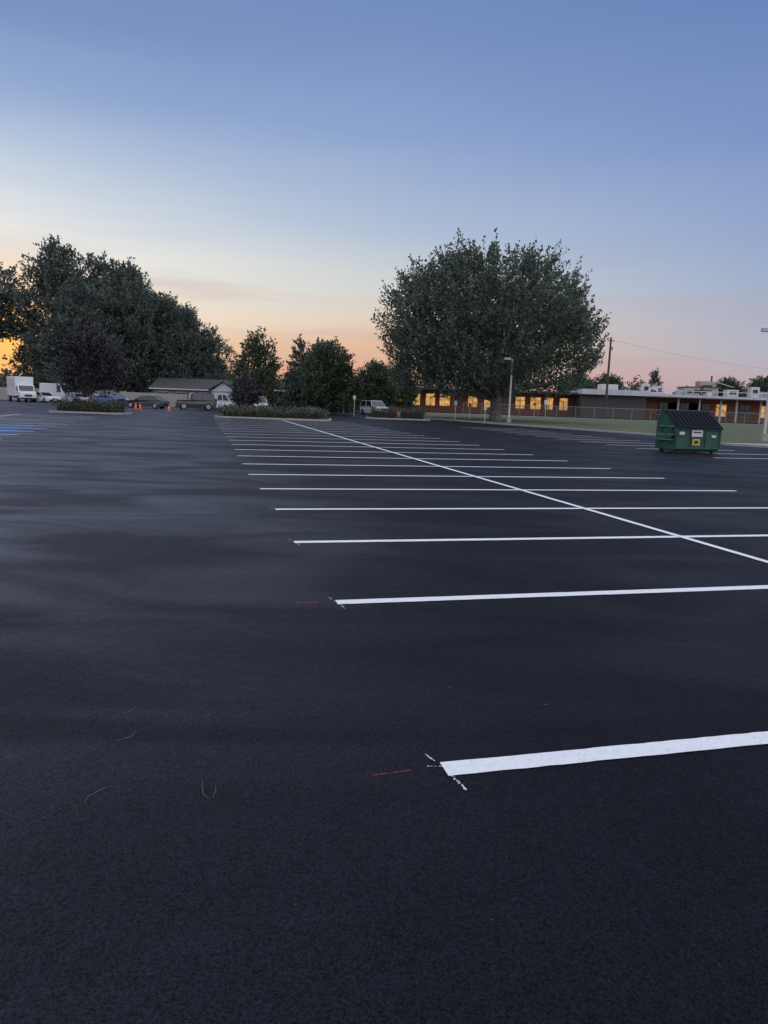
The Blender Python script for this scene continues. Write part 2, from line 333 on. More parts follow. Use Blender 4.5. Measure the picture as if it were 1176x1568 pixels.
def tree(name,key,loc,scale=(1,1,1),rot=0.0,**k):
    e=empty(name,loc,rot); e.scale=scale
    if key in MESH:
        for nm,me in MESH[key]:
            o=bpy.data.objects.new(nm,me); S.collection.objects.link(o); o.parent=e
        return e
    rng=np.random.default_rng(k.get('seed',1))
    pz=np.array(k['pz'],float); pr=np.array(k['pr'],float); n=k['n']; sh=k.get('shoots',5); lv=k.get('leaves',22)
    ph=rng.uniform(0,6.28,4); rmax=pr.max(); amp=k.get('amp',0.12)
    cl=[]; onshell=[]; ofx=k.get('ofx',0)
    nout=k.get('outer',0)
    while len(cl)<n+nout:
        zz=rng.uniform(pz[0],pz[-1]); R=np.interp(zz,pz,pr)
        if rng.uniform()>(R/rmax)**1.5+.05: continue
        t=rng.uniform(0,6.283); R=R*(1+amp*math.sin(3*t+ph[0]+zz*.5)+amp*.7*math.sin(5*t+ph[1]-zz*.8)+amp*.6*math.sin(2*t+ph[2]+zz*1.3))
        ou=len(cl)>=n
        r=R*(rng.uniform(.88,1.0) if ou else rng.uniform()**k.get('shell',.42))
        cl.append((r*math.cos(t),r*math.sin(t),zz)); onshell.append(ou)
    cl=np.array(cl); onshell=np.array(onshell); nn_=len(cl); ctint=rng.uniform(0,1,nn_)
    outd=cl.copy(); outd[:,2]=(cl[:,2]-pz.mean())*.4; outd/=np.linalg.norm(outd,axis=1,keepdims=True)+1e-6
    cl[:,0]+=ofx
    st=np.repeat(cl,sh,0); od=np.repeat(outd,sh,0); ct=np.repeat(ctint,sh); os_=np.repeat(onshell,sh)
    N_=len(st); L0=k.get('slen',(1.1,2.4)); up=k.get('up',.8); ow=k.get('out',.7)
    d=od*ow+np.array([0,0,up])+rng.normal(size=(N_,3))*k.get('rand',.45)*np.where(os_,.6,1)[:,None]; d/=np.linalg.norm(d,axis=1,keepdims=True)
    st=st+rng.normal(size=(N_,3))*k.get('cs',.45); ln=rng.uniform(*L0,N_)*np.where(os_,k.get('olen',1.2),1)
    P=np.repeat(st,lv,0); D=np.repeat(d,lv,0); LN=np.repeat(ln,lv); CT=np.repeat(ct,lv); OS=np.repeat(os_,lv); q=len(P)
    u=rng.uniform(0,1,q); spd=k.get('spread',.33)
    C_=P+D*(LN*u)[:,None]+rng.normal(size=(q,3))*(spd*(1-.8*u)*np.where(OS,.75,1))[:,None]
    C_[:,2]=np.maximum(C_[:,2],k.get('zmin',.4))
    A_=D*.9+rng.normal(size=(q,3))*.5
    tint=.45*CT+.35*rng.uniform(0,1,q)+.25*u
    ls=k.get('leaf',.36)
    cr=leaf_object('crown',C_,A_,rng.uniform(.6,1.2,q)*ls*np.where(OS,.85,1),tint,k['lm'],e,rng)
    mb=MB(); tr=k.get('tr',.4); fz=k.get('fork',pz[0]+.5); bm=k.get('bark',bark)
    nb=k.get('limbs',24)
    lean=(rng.uniform(-.2,.2),rng.uniform(-.2,.2))
    topz=pz[-1]*k.get('leader',.6)
    tp=[(0,0,-.1),(0,0,.25),(lean[0]*.3,lean[1]*.3,fz*.5),(lean[0],lean[1],fz),(lean[0]*2,lean[1]*2,(fz+topz)/2),(lean[0]*2,lean[1]*3,topz)]
    mb.tube(tp,[tr*1.5,tr*1.12,tr*.95,tr*.9,tr*.45,tr*.12],10,bm)
    idx=rng.choice(nn_,min(nb,nn_),replace=False)
    for i in idx:
        c=cl[i]; hh=rng.uniform(fz*.85,max(fz,min(c[2]-1,fz+(topz-fz)*.5))); s0=Vector((lean[0],lean[1],hh)); e0=Vector(c); mid=s0.lerp(e0,.5)+Vector((c[0]*.08,c[1]*.08,(c[2]-hh)*.12+rng.uniform(-.3,.3)))
        r0=tr*rng.uniform(.25,.5); pts=[];rd=[]
        for j in range(6):
            t=j/5; p=s0*(1-t)**2+mid*2*t*(1-t)+e0*t*t
            if 0<j<5: p=p+Vector(rng.normal(size=3)*.12)
            pts.append(p); rd.append(r0*(1-t)+.03*t)
        mb.tube(pts,rd,6,bm)
    to=mb.obj('trunk',parent=e,smooth=True)
    MESH[key]=[('crown',cr.data),('trunk',to.data)]
    return e

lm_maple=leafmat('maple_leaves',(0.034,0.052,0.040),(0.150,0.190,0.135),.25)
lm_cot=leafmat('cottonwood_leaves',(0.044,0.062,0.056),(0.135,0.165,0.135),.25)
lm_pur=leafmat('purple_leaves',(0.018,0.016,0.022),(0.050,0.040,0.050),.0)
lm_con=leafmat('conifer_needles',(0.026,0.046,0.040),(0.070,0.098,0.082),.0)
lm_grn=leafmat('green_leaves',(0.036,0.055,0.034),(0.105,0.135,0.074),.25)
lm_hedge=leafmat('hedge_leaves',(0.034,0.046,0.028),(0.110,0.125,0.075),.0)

# the big maple
tree('silver_maple_tree','maple',(11.6,78,.1),seed=9,ofx=-1.2,
     pz=[2.8,3.6,5.4,7.8,10.2,12.4,14.2,15.2,15.9],pr=[7.0,8.8,9.8,10.3,9.8,8.9,7.3,5.6,3.4],
     n=560,outer=340,shoots=4,leaves=28,slen=(1.2,2.5),olen=1.2,leaf=.33,lm=lm_maple,tr=.60,fork=2.3,limbs=50,leader=.62,spread=.28,shell=.50,up=.95,out=.72,rand=.4,bark=bark,amp=.05,zmin=2.4)

# cottonwood belt on the left
cot=dict(pz=[1.5,5,9,13,17,20,22],pr=[3.0,5.0,5.4,5.2,4.2,2.8,1.0],n=260,outer=90,shoots=5,leaves=17,slen=(.9,2.1),leaf=.50,lm=lm_cot,tr=.5,fork=4,limbs=40,spread=.38,shell=.5,bark=bark_grey,up=.75,leader=.8,amp=.24)
for i,(X,Y,h,w) in enumerate(((-50.4,112,23.6,.92),(-46.0,116,22.6,.95),(-44,106,17.0,.85),(-41,114,21.2,.85),(-37.6,110,18.6,.76),(-34.4,113,16.8,.50),(-31.2,112,14.8,.58),(-28.0,114,12.2,.60),(-39,122,18,1.1))):
    d=dict(cot); d['seed']=20+i%3
    tree('cottonwood_tree','cot%d'%(i%3),(X,Y,0),scale=(w,w,h/23.5),rot=i*1.7,**d)
tree('cottonwood_tree','cot_open',(-60.5,112,0),seed=28,pz=[9.5,11,13.5,16,18,19],pr=[3.5,5.0,5.2,4.4,2.8,.8],n=150,outer=40,shoots=5,leaves=15,slen=(.9,2.1),leaf=.46,lm=lm_cot,tr=.42,fork=8,limbs=24,spread=.36,bark=bark,up=.5,leader=.8,amp=.2,zmin=4)
tree('cottonwood_tree','cot_thin',(-57.4,121,0),seed=29,pz=[2,4,6,8,10],pr=[1.5,2.6,3.0,2.2,.6],n=50,outer=20,shoots=4,leaves=13,slen=(.7,1.5),leaf=.42,lm=lm_cot,tr=.16,fork=2,limbs=18,spread=.3,bark=bark,up=.6,leader=.8,amp=.25)

# island trees and others
tree('purple_plum_tree','plum',(-22.3,54.6,.1),seed=31,pz=[1.5,2.3,3.4,4.6,5.4,6.0],pr=[1.2,1.75,1.85,1.5,.9,.3],n=150,outer=40,shoots=4,leaves=17,slen=(.4,.9),leaf=.20,lm=lm_pur,tr=.10,fork=1.4,limbs=14,spread=.18,cs=.25,amp=.16)
tree('purple_plum_tree','plum2',(-11.2,57.5,.1),seed=32,pz=[.9,1.3,1.9,2.4,2.8],pr=[.7,1.0,1.05,.7,.2],n=80,shoots=4,leaves=16,slen=(.3,.5),leaf=.16,lm=lm_pur,tr=.06,fork=.9,limbs=8,spread=.14,cs=.15)
tree('ash_tree','ash',(-15.4,85,0),seed=33,pz=[1.2,2.2,4,6,7.6,8.6],pr=[1.4,2.0,2.1,1.6,.9,.3],n=130,outer=50,shoots=4,leaves=18,slen=(.5,1.3),leaf=.30,lm=lm_grn,tr=.16,fork=1.8,limbs=14,spread=.22,cs=.3,amp=.2)
tree('ash_tree','ash2',(-7.0,85,0),seed=34,pz=[.8,2,4,5.6,6.8,7.6],pr=[2.0,2.5,2.5,2.0,1.2,.4],n=180,outer=60,shoots=4,leaves=18,slen=(.5,1.3),leaf=.32,lm=lm_grn,tr=.18,fork=1.5,limbs=14,spread=.24,cs=.35,amp=.2)
con=dict(pz=[.6,2.5,5,7.5,9,10],pr=[2.0,1.85,1.4,.8,.4,.05],n=240,shoots=3,leaves=20,slen=(.4,.9),leaf=.26,lm=lm_con,tr=.16,fork=1,limbs=10,spread=.13,cs=.15,up=-.05,out=1.0,rand=.25,leader=.97,shell=.7,seed=35)
tree('spruce_tree','spruce',(-12.2,100,0),**con)
tree('spruce_tree','spruce',(-14.6,112,0),scale=(.8,.8,.75),rot=1,**con)
tree('spruce_tree','spruce',(62.5,172,0),scale=(1.3,1.3,1.15),rot=2,**con)
tree('ash_tree','ash2',(-2.2,108,0),scale=(.95,.95,.9),rot=2)
tree('ash_tree','ash2',(-9.6,104,0),scale=(1,1,1.15),rot=4)
tree('ash_tree','ash',(1.2,125,0),scale=(1.4,1.4,.95),rot=3)
tree('ash_tree','ash',(-19.4,106,0),scale=(.8,.8,.55),rot=3)
tree('ash_tree','ash2',(88,190,0),scale=(1.6,1.6,1.3),rot=1)
tree('ash_tree','ash2',(98,190,0),scale=(1.7,1.7,1.4),rot=5)
tree('ash_tree','ash2',(55,185,0),scale=(1.7,1.7,1.25),rot=2)
tree('ash_tree','ash2',(47,180,0),scale=(1.5,1.5,1.2),rot=4)

def mass(name,segs,m,leaf,seed,parent=None):
    rng=np.random.default_rng(seed); Cs=[];Ts=[]
    for (x0,y0,x1,y1,h,wd,dens) in segs:
        ln=math.hypot(x1-x0,y1-y0); nC=int(ln*dens); 
        u=rng.uniform(0,1,nC); top=h*(.62+.25*np.sin(u*ln*.35+seed)+.13*np.sin(u*ln*.93+2*seed))
        zz=top*rng.uniform(0,1,nC)**.6
        off=rng.uniform(-.5,.5,nC)*wd
        c=np.stack([x0+(x1-x0)*u+rng.normal(size=nC)*.5, y0+(y1-y0)*u+off, zz],1)
        t=rng.uniform(0,1,nC); k=16
        c=np.repeat(c,k,0)+rng.normal(size=(nC*k,3))*[leaf*1.3,leaf*1.3,leaf*.9]; t=np.repeat(t,k)*.6+rng.uniform(0,.4,nC*k)
        c[:,2]=np.maximum(c[:,2],.03); Cs.append(c);Ts.append(t)
    C_=np.concatenate(Cs);T=np.concatenate(Ts); A_=rng.normal(size=C_.shape)+[0,0,.5]
    return leaf_object(name,C_,A_,rng.uniform(.6,1.2,len(C_))*leaf,T,m,parent,rng)
mass('distant_tree_line',[(-90,170,20,190,8,6,12),(20,200,150,210,9.5,6,12),(-130,140,-50,135,5.5,6,8)],lm_hedge,.9,3)
mass('shrub_row',[(-70,108,-36,110,3.6,3,45),(-36,113,-22,114,4.0,2,40),(-21,100,-4,106,2.0,2,40),(-5,120,-1,120,3,2,40)],lm_hedge,.34,8)

twig=mat('hedge_twigs',(0.02,0.018,0.013),0.95,0.3,5)
def hedge(name,cx,cy,lx,ly,h,rot,seed,z0=.1,leaf=.13,dens=300):
    rng=np.random.default_rng(seed); e=empty(name,(cx,cy,z0),rot)
    nC=int(lx*ly*dens/10); k=14
    xx=rng.uniform(-.5,.5,nC)*lx; yy=rng.uniform(-.5,.5,nC)*ly
    tp=h*(.78+.12*np.sin(xx*1.9+seed)+.10*np.sin(xx*4.3+yy*2))
    zz=tp*rng.uniform(0,1,nC)**.45
    c=np.repeat(np.stack([xx,yy,zz],1),k,0)+rng.normal(size=(nC*k,3))*.12; c[:,2]=np.maximum(c[:,2],.02)
    t=np.repeat(rng.uniform(0,1,nC),k)*.6+rng.uniform(0,.4,nC*k)
    leaf_object('leaves',c,rng.normal(size=c.shape)+[0,0,.8],rng.uniform(.6,1.2,len(c))*leaf,t,lm_hedge,e,rng)
    MB().box(0,0,h*.3,lx*.92,ly*.88,h*.6,twig).obj('twigs',parent=e,bevel=.1)
def rect(cx,cy,lx,ly,rot):
    c,s=math.cos(rot),math.sin(rot)
    pts=[]
    r=min(lx,ly)*.25
    for sx_,sy_ in ((-1,-1),(1,-1),(1,1),(-1,1)):
        base=math.atan2(sy_,sx_)
        for da in (-.5,0,.5):
            a=base+da
            X=sx_*(lx/2-r)+r*math.cos(a)*1.1; Y=sy_*(ly/2-r)+r*math.sin(a)*1.1
            pts.append((cx+X*c-Y*s,cy+X*s+Y*c))
    return pts
kerbed('planting_island_kerb','planting_island',rect(-8.9,57.2,8.8,4.6,.06),mulch)
hedge('hedge',-8.9,57.2,8.1,3.6,.80,.06,3)
kerbed('planting_island_kerb','planting_island',rect(-22.5,55.0,5.4,3.2,.02),mulch)
hedge('hedge',-22.5,55.0,4.7,2.5,.85,.02,4)
kerbed('planting_island_kerb','planting_island',rect(1.0,70,6.0,2.6,.1),mulch)
hedge('shrub',-.3,70,2.2,1.8,1.05,.1,5); hedge('shrub',2.4,70.2,2.2,1.8,1.1,.1,6)

# ------------------------------------------------------------------ vehicles
rub=mat('tyre_rubber',(0.015,0.015,0.016),.85,.2,8); rim=mat('wheel_rim',(0.35,0.35,0.36),.35,.1,8,metal=.8)
glass=mat('dark_glass',(0.02,0.025,0.03),.08,.1,1,spec=.8); lampw=mat('headlamp',(0.7,0.7,0.68),.15,.05,5); lampr=mat('tail_lamp',(0.35,0.02,0.02),.2,.05,5)
trim=mat('black_trim',(0.02,0.02,0.022),.5,.1,5)
def carpaint(n,c): 
    m=mat(n,c,.28,.04,1,spec=.6); m.node_tree.nodes['Principled BSDF'].inputs['Coat Weight'].default_value=.5; return m
cw=carpaint('white_car_paint',(.70,.71,.73)); ck=carpaint('black_car_paint',(.018,.019,.022)); cb=carpaint('blue_car_paint',(.02,.06,.19)); cs_=carpaint('silver_car_paint',(.42,.43,.44))
def wheel(mb,x,y,r,w=.22):
    mb.tube([(x,y-w/2,r),(x,y+w/2,r)],[r,r],18,rub)
    s=1 if y>0 else -1
    mb.tube([(x,y+s*(w/2+.002),r),(x,y+s*(w/2+.02),r)],[r*.62,r*.55],12,rim)
def arch(xc,r,zb,n=7):
    return [(xc+r*math.cos(math.pi*(1-i/n)),zb+r*math.sin(math.pi*(1-i/n))*1.0) for i in range(n+1)]
def vehicle(name,loc,rot,L_,Wd,H,body,hood,gh,rw=.33,wb=(.30,.31),paint=cw,bed=None,box=None):
    """gh: greenhouse (x_rear_bottom,x_rear_top,x_front_top,x_front_bottom) as fractions of length from the rear"""
    e=empty(name,(loc[0],loc[1],.004),rot); zb=.24; zbelt=body; hw=Wd/2
    X=lambda f:-L_/2+f*L_
    xr,xf=X(.5-wb[0]),X(.5+wb[1])
    low=[(X(0)+.03,zb+.08)]
    low+=[(xr-rw*1.15-.02,zb)]+arch(xr,rw*1.15,zb)+arch(xf,rw*1.15,zb)
    low+=[(X(1)-.05,zb),(X(1),zb+.2),(X(1)-.02,hood-.18),(X(1)-.14,hood-.04),(X(gh[3]),zbelt)]
    if bed is not None: low+=[(X(gh[0]),zbelt),(X(0)+.02,bed)]
    else: low+=[(X(gh[0]),zbelt),(X(0)+.08,zbelt-.04)]
    low+=[(X(0),zbelt-.25)]
    mb=MB(); mb.prism(low,lambda x,z: hw*(1-.05*max(0,(z-.7))-.10*max(0,abs(x)/(L_/2)-.8)/.2),paint); mb.obj('body',parent=e,bevel=.035)
    g=[(X(gh[0]),zbelt-.01),(X(gh[3]),zbelt-.01),(X(gh[2]),H-.05),(X(gh[1]),H-.05)]
    wt=lambda x,z: hw*(.93-.16*max(0,(z-zbelt))/(H-zbelt))
    mb=MB(); mb.prism(g,wt,glass); mb.obj('windows',parent=e)
    mb=MB(); mb.prism([(X(gh[1])-.03,H-.06),(X(gh[2])+.03,H-.06),(X(gh[2])-.12,H),(X(gh[1])+.12,H)],lambda x,z:hw*.79,paint)
    for sgn in (-1,1):
        for (xa,xb) in ((gh[0],gh[1]),(gh[3],gh[2]),((gh[0]+gh[3])/2,(gh[1]+gh[2])/2)):
            mb.tube([(X(xa),sgn*hw*.935,zbelt-.02),(X(xb),sgn*hw*.775,H-.04)],[.045,.04],6,paint)
    mb.obj('roof_and_pillars',parent=e,bevel=.02)
    mb=MB()
    for x_ in (xr,xf):
        for y_ in (-hw+.1,hw-.1): wheel(mb,x_,y_,rw)
    mb.obj('wheels',parent=e)
    mb=MB()
    for sgn in (-1,1):
        mb.box(X(1)-.03,sgn*(hw-.30),hood-.24,.10,.34,.14,lampw); mb.box(X(0)+.03,sgn*(hw-.18),zbelt-.22,.10,.22,.2,lampr)
        mb.box(X(gh[3])-.25,sgn*(hw+.06),zbelt+.06,.12,.18,.13,trim)
    mb.box(X(1)-.01,0,hood-.30,.06,Wd*.42,.16,trim); mb.box(X(1)+.0,0,zb+.12,.10,Wd*.86,.16,trim); mb.box(X(0),0,zb+.12,.10,Wd*.86,.14,trim)
    mb.box(X(1)+.055,0,zb+.16,.01,.34,.12,lampw)
    mb.obj('lamps_and_trim',parent=e,bevel=.01)
    return e
sed=dict(L_=4.6,Wd=1.8,H=1.38,body=.90,hood=.82,gh=(.08,.24,.55,.72))
suv=dict(L_=4.7,Wd=1.9,H=1.75,body=1.08,hood=1.05,gh=(.03,.08,.60,.73),rw=.37)
pick=dict(L_=5.5,Wd=2.0,H=1.85,body=1.15,hood=1.12,gh=(.38,.40,.62,.74),rw=.40,bed=1.12)
vehicle('black_sedan',(-26.6,80),math.radians(172),paint=ck,**sed)
jeep=vehicle('black_off_road_car',(-20.9,79),math.radians(200),L_=4.2,Wd=1.85,H=1.82,body=1.12,hood=1.1,gh=(.05,.07,.58,.63),rw=.40,paint=ck)
mb=MB(); mb.tube([(-2.22,-.12,.95),(-2.0,-.12,.95)],[.37,.37],16,rub); mb.obj('spare_wheel',parent=jeep)
vehicle('white_pickup_truck',(-19.6,88),math.radians(-30),paint=cw,**pick)
vehicle('white_suv',(-15.6,80),math.radians(195),paint=cw,**suv)
vehicle('white_suv',(-1.6,88),math.radians(-62),paint=cw,**suv)
vehicle('white_sedan',(-44.6,94),math.radians(-30),paint=cw,**sed)
vehicle('silver_sedan',(-41.0,96),math.radians(-40),paint=cs_,**sed)
vehicle('white_sedan',(-37.6,95),math.radians(-50),paint=cw,**sed)
vehicle('blue_pickup_truck',(-33.0,86),math.radians(-40),paint=cb,**pick)
def boxtruck(name,loc,rot,L_=6.4,Wd=2.2,H=3.2,van=False):
    e=empty(name,(loc[0],loc[1],.004),rot); hw=Wd/2
    if van:
        prof=[(-L_/2,.4),(-L_/2+.05,H),(L_/2-1.7,H),(L_/2-.95,1.35),(L_/2-.1,1.15),(L_/2,.4)]
        MB().prism(prof,lambda x,z:hw*(1-.05*max(0,z-1.2)),cw).obj('body',parent=e,bevel=.06)
        mb=MB(); mb.prism([(L_/2-1.62,H-.18),(L_/2-.93,1.42),(L_/2-.91,1.45),(L_/2-1.58,H-.14)],hw*.82,glass)
        for s in (-1,1): mb.add([(L_/2-2.1,s*(hw*.995),1.4),(L_/2-1.15,s*(hw*.995),1.4),(L_/2-1.6,s*(hw*.965),H-.3),(L_/2-2.1,s*(hw*.965),H-.3)],[(0,1,2,3)],glass)
        mb.obj('windows',parent=e)
    else:
        MB().box(-.75,0,.75+(H-.75)/2,L_-2.1,Wd,H-.75,cw).obj('cargo_box',parent=e,bevel=.04)
        mb=MB(); mb.prism([(L_/2-1.75,.45),(L_/2-1.75,2.15),(L_/2-1.15,2.15),(L_/2-.75,1.4),(L_/2-.05,1.25),(L_/2,.45)],hw*.88,cw); mb.obj('cab',parent=e,bevel=.06)
        mb=MB(); mb.prism([(L_/2-1.10,2.06),(L_/2-.74,1.45),(L_/2-.71,1.47),(L_/2-1.07,2.08)],hw*.76,glass)
        for s in (-1,1): mb.add([(L_/2-1.65,s*hw*.89,1.4),(L_/2-.85,s*hw*.89,1.4),(L_/2-1.18,s*hw*.89,2.0),(L_/2-1.65,s*hw*.89,2.0)],[(0,1,2,3)],glass)
        mb.obj('windows',parent=e)
        MB().box(-.3,0,.6,L_-1.2,.9,.2,trim).obj('chassis',parent=e)
    mb=MB()
    for x_ in (-L_/2+1.2,L_/2-.95):
        for y_ in (-hw+.14,hw-.14): wheel(mb,x_,y_,.42,.26)
    mb.obj('wheels',parent=e)
    mb=MB()
    for s in (-1,1): mb.box(L_/2-.02,s*hw*.65,.85,.08,.3,.2,lampw)
    mb.box(L_/2+.01,0,.85,.05,hw*.8,.25,trim); mb.box(L_/2+.03,0,.5,.12,Wd*.85,.2,trim); mb.obj('lamps_and_trim',parent=e)
boxtruck('white_box_truck',(-47.4,94),math.radians(-50))
boxtruck('white_cargo_van',(-46.2,102),math.radians(-25),L_=5.6,Wd=2.0,H=2.6,van=True)

# ------------------------------------------------------------------ dumpster
dg=mat('green_steel',(0.020,0.078,0.054),.6,.35,2.2,bump=.15,bscale=6); lid=mat('black_plastic_lid',(0.010,0.014,0.021),.85,.1,6,spec=.12)
lw=mat('white_label',(.55,.57,.58),.5,.05,20); ly_=mat('yellow_label',(.55,.38,.05),.5,.1,20); rst=mat('rusty_steel',(.07,.05,.035),.8,.4,8); wornp=mat('faded_green_steel',(.07,.17,.13),.7,.5,5)
e=empty('dumpster',(11.45,28.62,.004),LR); w_,d_=2.05,1.32
def prismx(mb,poly,x0,x1,m):
    n=len(poly); vs=[(x0,y,z) for y,z in poly]+[(x1,y,z) for y,z in poly]
    fs=[tuple(range(n))[::-1],tuple(range(n,2*n))]
    for i in range(n): j=(i+1)%n; fs.append((i,j,j+n,i+n))
    mb.add(vs,fs,m)
prof=[(0.05,.12),(0,.20),(0,1.02),(.86,1.60),(1.05,1.62),(d_,1.18),(d_,.12)]
mb=MB(); prismx(mb,prof,0,w_,dg); mb.obj('body',parent=e,bevel=.012)
mb=MB()
mb.box(w_/2,-.035,.99,w_+.10,.06,.09,dg); mb.box(w_/2,-.02,.22,w_,.035,.08,dg)
for x_ in (.02,w_*.345,w_*.66,w_-.02): mb.box(x_,-.022,.6,.06,.04,.70,dg)
for sgn,x_ in ((-1,-.07),(1,w_+.07)):
    mb.box(x_,.62,.72,.13,.95,.05,wornp); mb.box(x_,.62,.52,.13,.95,.05,wornp); mb.box(x_+sgn*.055,.62,.62,.02,.95,.15,dg)
    mb.box(x_+(-sgn)*.045,.62,1.05,.04,1.1,.05,wornp); mb.box(x_-sgn*.045,.3,.85,.04,.05,.35,dg); mb.box(x_-sgn*.045,.95,.85,.04,.05,.35,dg)
mb.obj('ribs_and_fork_pockets',parent=e,bevel=.006)
mb=MB()
for x_ in (.2,w_-.2): 
    for y_ in (.2,d_-.2): mb.box(x_,y_,.085,.12,.14,.09,rst); mb.tube([(x_-.03,y_,.06),(x_+.03,y_,.06)],[.06,.06],10,rub)
mb.box(w_/2,d_/2,.10,w_*.9,d_*.8,.05,rst)
mb.obj('skids',parent=e)
mb=MB()
for k in range(2):
    x0=-.03+k*(w_/2+.035); x1=x0+w_/2+.01
    prismx(mb,[(-.07,1.035),(.88,1.645),(.88,1.675),(-.07,1.065),(-.09,.99),(-.075,.985)],x0,x1,lid)
    for r in range(5):
        xr_=x0+.12+r*(x1-x0-.24)/4
        prismx(mb,[(-.0,1.11),(.80,1.623),(.80,1.665),(-.0,1.148)],xr_-.035,xr_+.035,lid)
prismx(mb,[(.88,1.64),(1.07,1.66),(1.07,1.69),(.88,1.675)],-.03,w_+.03,lid)
mb.tube([(-.05,.90,1.69),(w_+.05,.90,1.69)],[.025,.025],8,rst)
mb.obj('lids',parent=e,bevel=.008)
mb=MB(); mb.box(.92,-.050,.80,.50,.006,.26,lw); mb.box(.92,-.055,.85,.36,.004,.05,trim); mb.box(.90,-.050,.46,.34,.006,.26,ly_); mb.box(.90,-.055,.46,.18,.004,.12,trim); mb.box(.22,-.047,.80,.24,.006,.12,lw); mb.box(1.7,-.047,.70,.2,.006,.1,lw)
mb.obj('labels',parent=e)

# ------------------------------------------------------------------ poles, wires, signs, cones
pgal=mat('pole_paint',(.55,.52,.47),.5,.1,3); wood=mat('pole_wood',(.07,.055,.045),.9,.3,3); metg=mat('galvanised_steel',(.30,.31,.32),.45,.1,4,metal=.3)
def lamp(name,x,y,h,rot=0,z0=.12,r=.07):
    e=empty(name,(x,y,z0),rot)
    mb=MB(); mb.tube([(0,0,0),(0,0,.45)],[.22,.22],14,conc); mb.obj('base',parent=e)
    mb=MB(); mb.tube([(0,0,.45),(0,0,h)],[r*1.1,r*.8],10,pgal); mb.tube([(0,0,h-.06),(.35,0,h-.02)],[.04,.04],6,pgal); mb.obj('post',parent=e)
    mb=MB(); mb.box(.45,0,h,.62,.36,.2,pgal); mb.box(.45,0,h-.106,.5,.28,.01,lampw); mb.obj('lamp_head',parent=e,bevel=.03)
lamp('street_lamp',11.55,69,5.95,math.radians(180),.1,.09)
lamp('street_lamp',22.05,42.3,6.35,math.radians(165),.12,.085)
e=empty('utility_pole',(38.9,130,.1)); mb=MB(); mb.tube([(0,0,0),(0,0,14.2)],[.24,.17],10,wood); mb.obj('pole',parent=e)
mb=MB(); mb.box(0,0,13.6,1.2,.12,.12,wood); mb.box(.3,0,12.3,.35,.3,.6,metg)
for q in (-.5,0,.5): mb.tube([(q,0,13.66),(q,0,13.85)],[.05,.04],6,conc)
mb.obj('crossarm',parent=e)
e=empty('utility_pole',(112,187,0)); mb=MB(); mb.tube([(0,0,0),(0,0,13.5)],[.2,.13],10,wood); mb.box(0,0,12.9,1.6,.12,.12,wood); mb.obj('pole',parent=e)
mb=MB()
for q,zt in ((.5,13.8),):
    a=Vector((38.8+q,130,zt)); c=Vector((112+q,187,12.9+zt-13.8)); pts=[]
    for i in range(17):
        t=i/16; p=a.lerp(c,t); p.z-=4*1.2*t*(1-t); pts.append(p)
    mb.tube(pts,[.02]*17,5,metg)
mb.obj('power_line')
sgw=mat('sign_face',(.55,.56,.56),.4,.05,10); sgr=mat('red_sign_face',(.35,.02,.02),.4,.05,10)
def sign(name,x,y,h,w,hh,m,z0=.1):
    e=empty(name,(x,y,z0)); mb=MB(); mb.tube([(0,0,0),(0,0,h)],[.035,.035],8,pgal); mb.obj('post',parent=e)
    mb=MB(); mb.box(0,-.045,h-hh/2,w,.02,hh,m); mb.obj('plate',parent=e,bevel=.02)
sign('parking_sign',6.9,74,1.9,.3,.45,sgw); sign('parking_sign',9.4,70,1.5,.3,.4,sgw); sign('parking_sign',8.6,76,1.7,.3,.4,sgr)
sign('street_sign',26.5,122,2.8,.6,.7,sgw); sign('street_sign',24.0,119,2.3,.5,.5,sgr)
sign('street_sign',-3.6,78,2.2,.3,.4,sgw,0); sign('street_sign',-5.6,92,2.4,.4,.5,sgw,0)
cone_m=mat('cone_orange',(.80,.10,.02),.5,.08,8)
for (x_,y_) in ((-26.4,76),(-25.6,75),(-21.1,70),(1.3,84),(2.6,86)):
    e=empty('traffic_cone',(x_,y_,.004)); mb=MB(); mb.box(0,0,.02,.38,.38,.04,cone_m); mb.tube([(0,0,.04),(0,0,.3)],[.15,.09],12,cone_m); mb.tube([(0,0,.3),(0,0,.42)],[.091,.065],12,sgw); mb.tube([(0,0,.42),(0,0,.7)],[.065,.025],12,cone_m); mb.obj('cone',parent=e)

# ------------------------------------------------------------------ houses, fences
wallb=mat('beige_siding',(.36,.32,.28),.8,.08,2); walld=mat('taupe_siding',(.20,.175,.16),.8,.08,2); roofm=mat('brown_shingles',(.060,.052,.055),.9,.25,6,bump=.4,bscale=10)
wtrim=mat('white_trim',(.55,.55,.55),.6,.05,3); brick=mat('red_brick',(.19,.07,.055),.85,.3,6,bump=.3)
def gable(mb,x0,x1,y0,y1,ze,zr,m,along='x',ov=.5,th=.14):
    if along=='x':
        ym=(y0+y1)/2
        pr=[(y0-ov,ze),(y0-ov,ze+th),(ym,zr+th),(y1+ov,ze+th),(y1+ov,ze),(ym,zr)]
        prismx(mb,pr,x0-ov,x1+ov,m)
    else:
        xm=(x0+x1)/2; pr=[(x0-ov,ze),(x0-ov,ze+th),(xm,zr+th),(x1+ov,ze+th),(x1+ov,ze),(xm,zr)]
        mb.prism(pr,(y1-y0)/2+ov,m,cy=(y0+y1)/2)
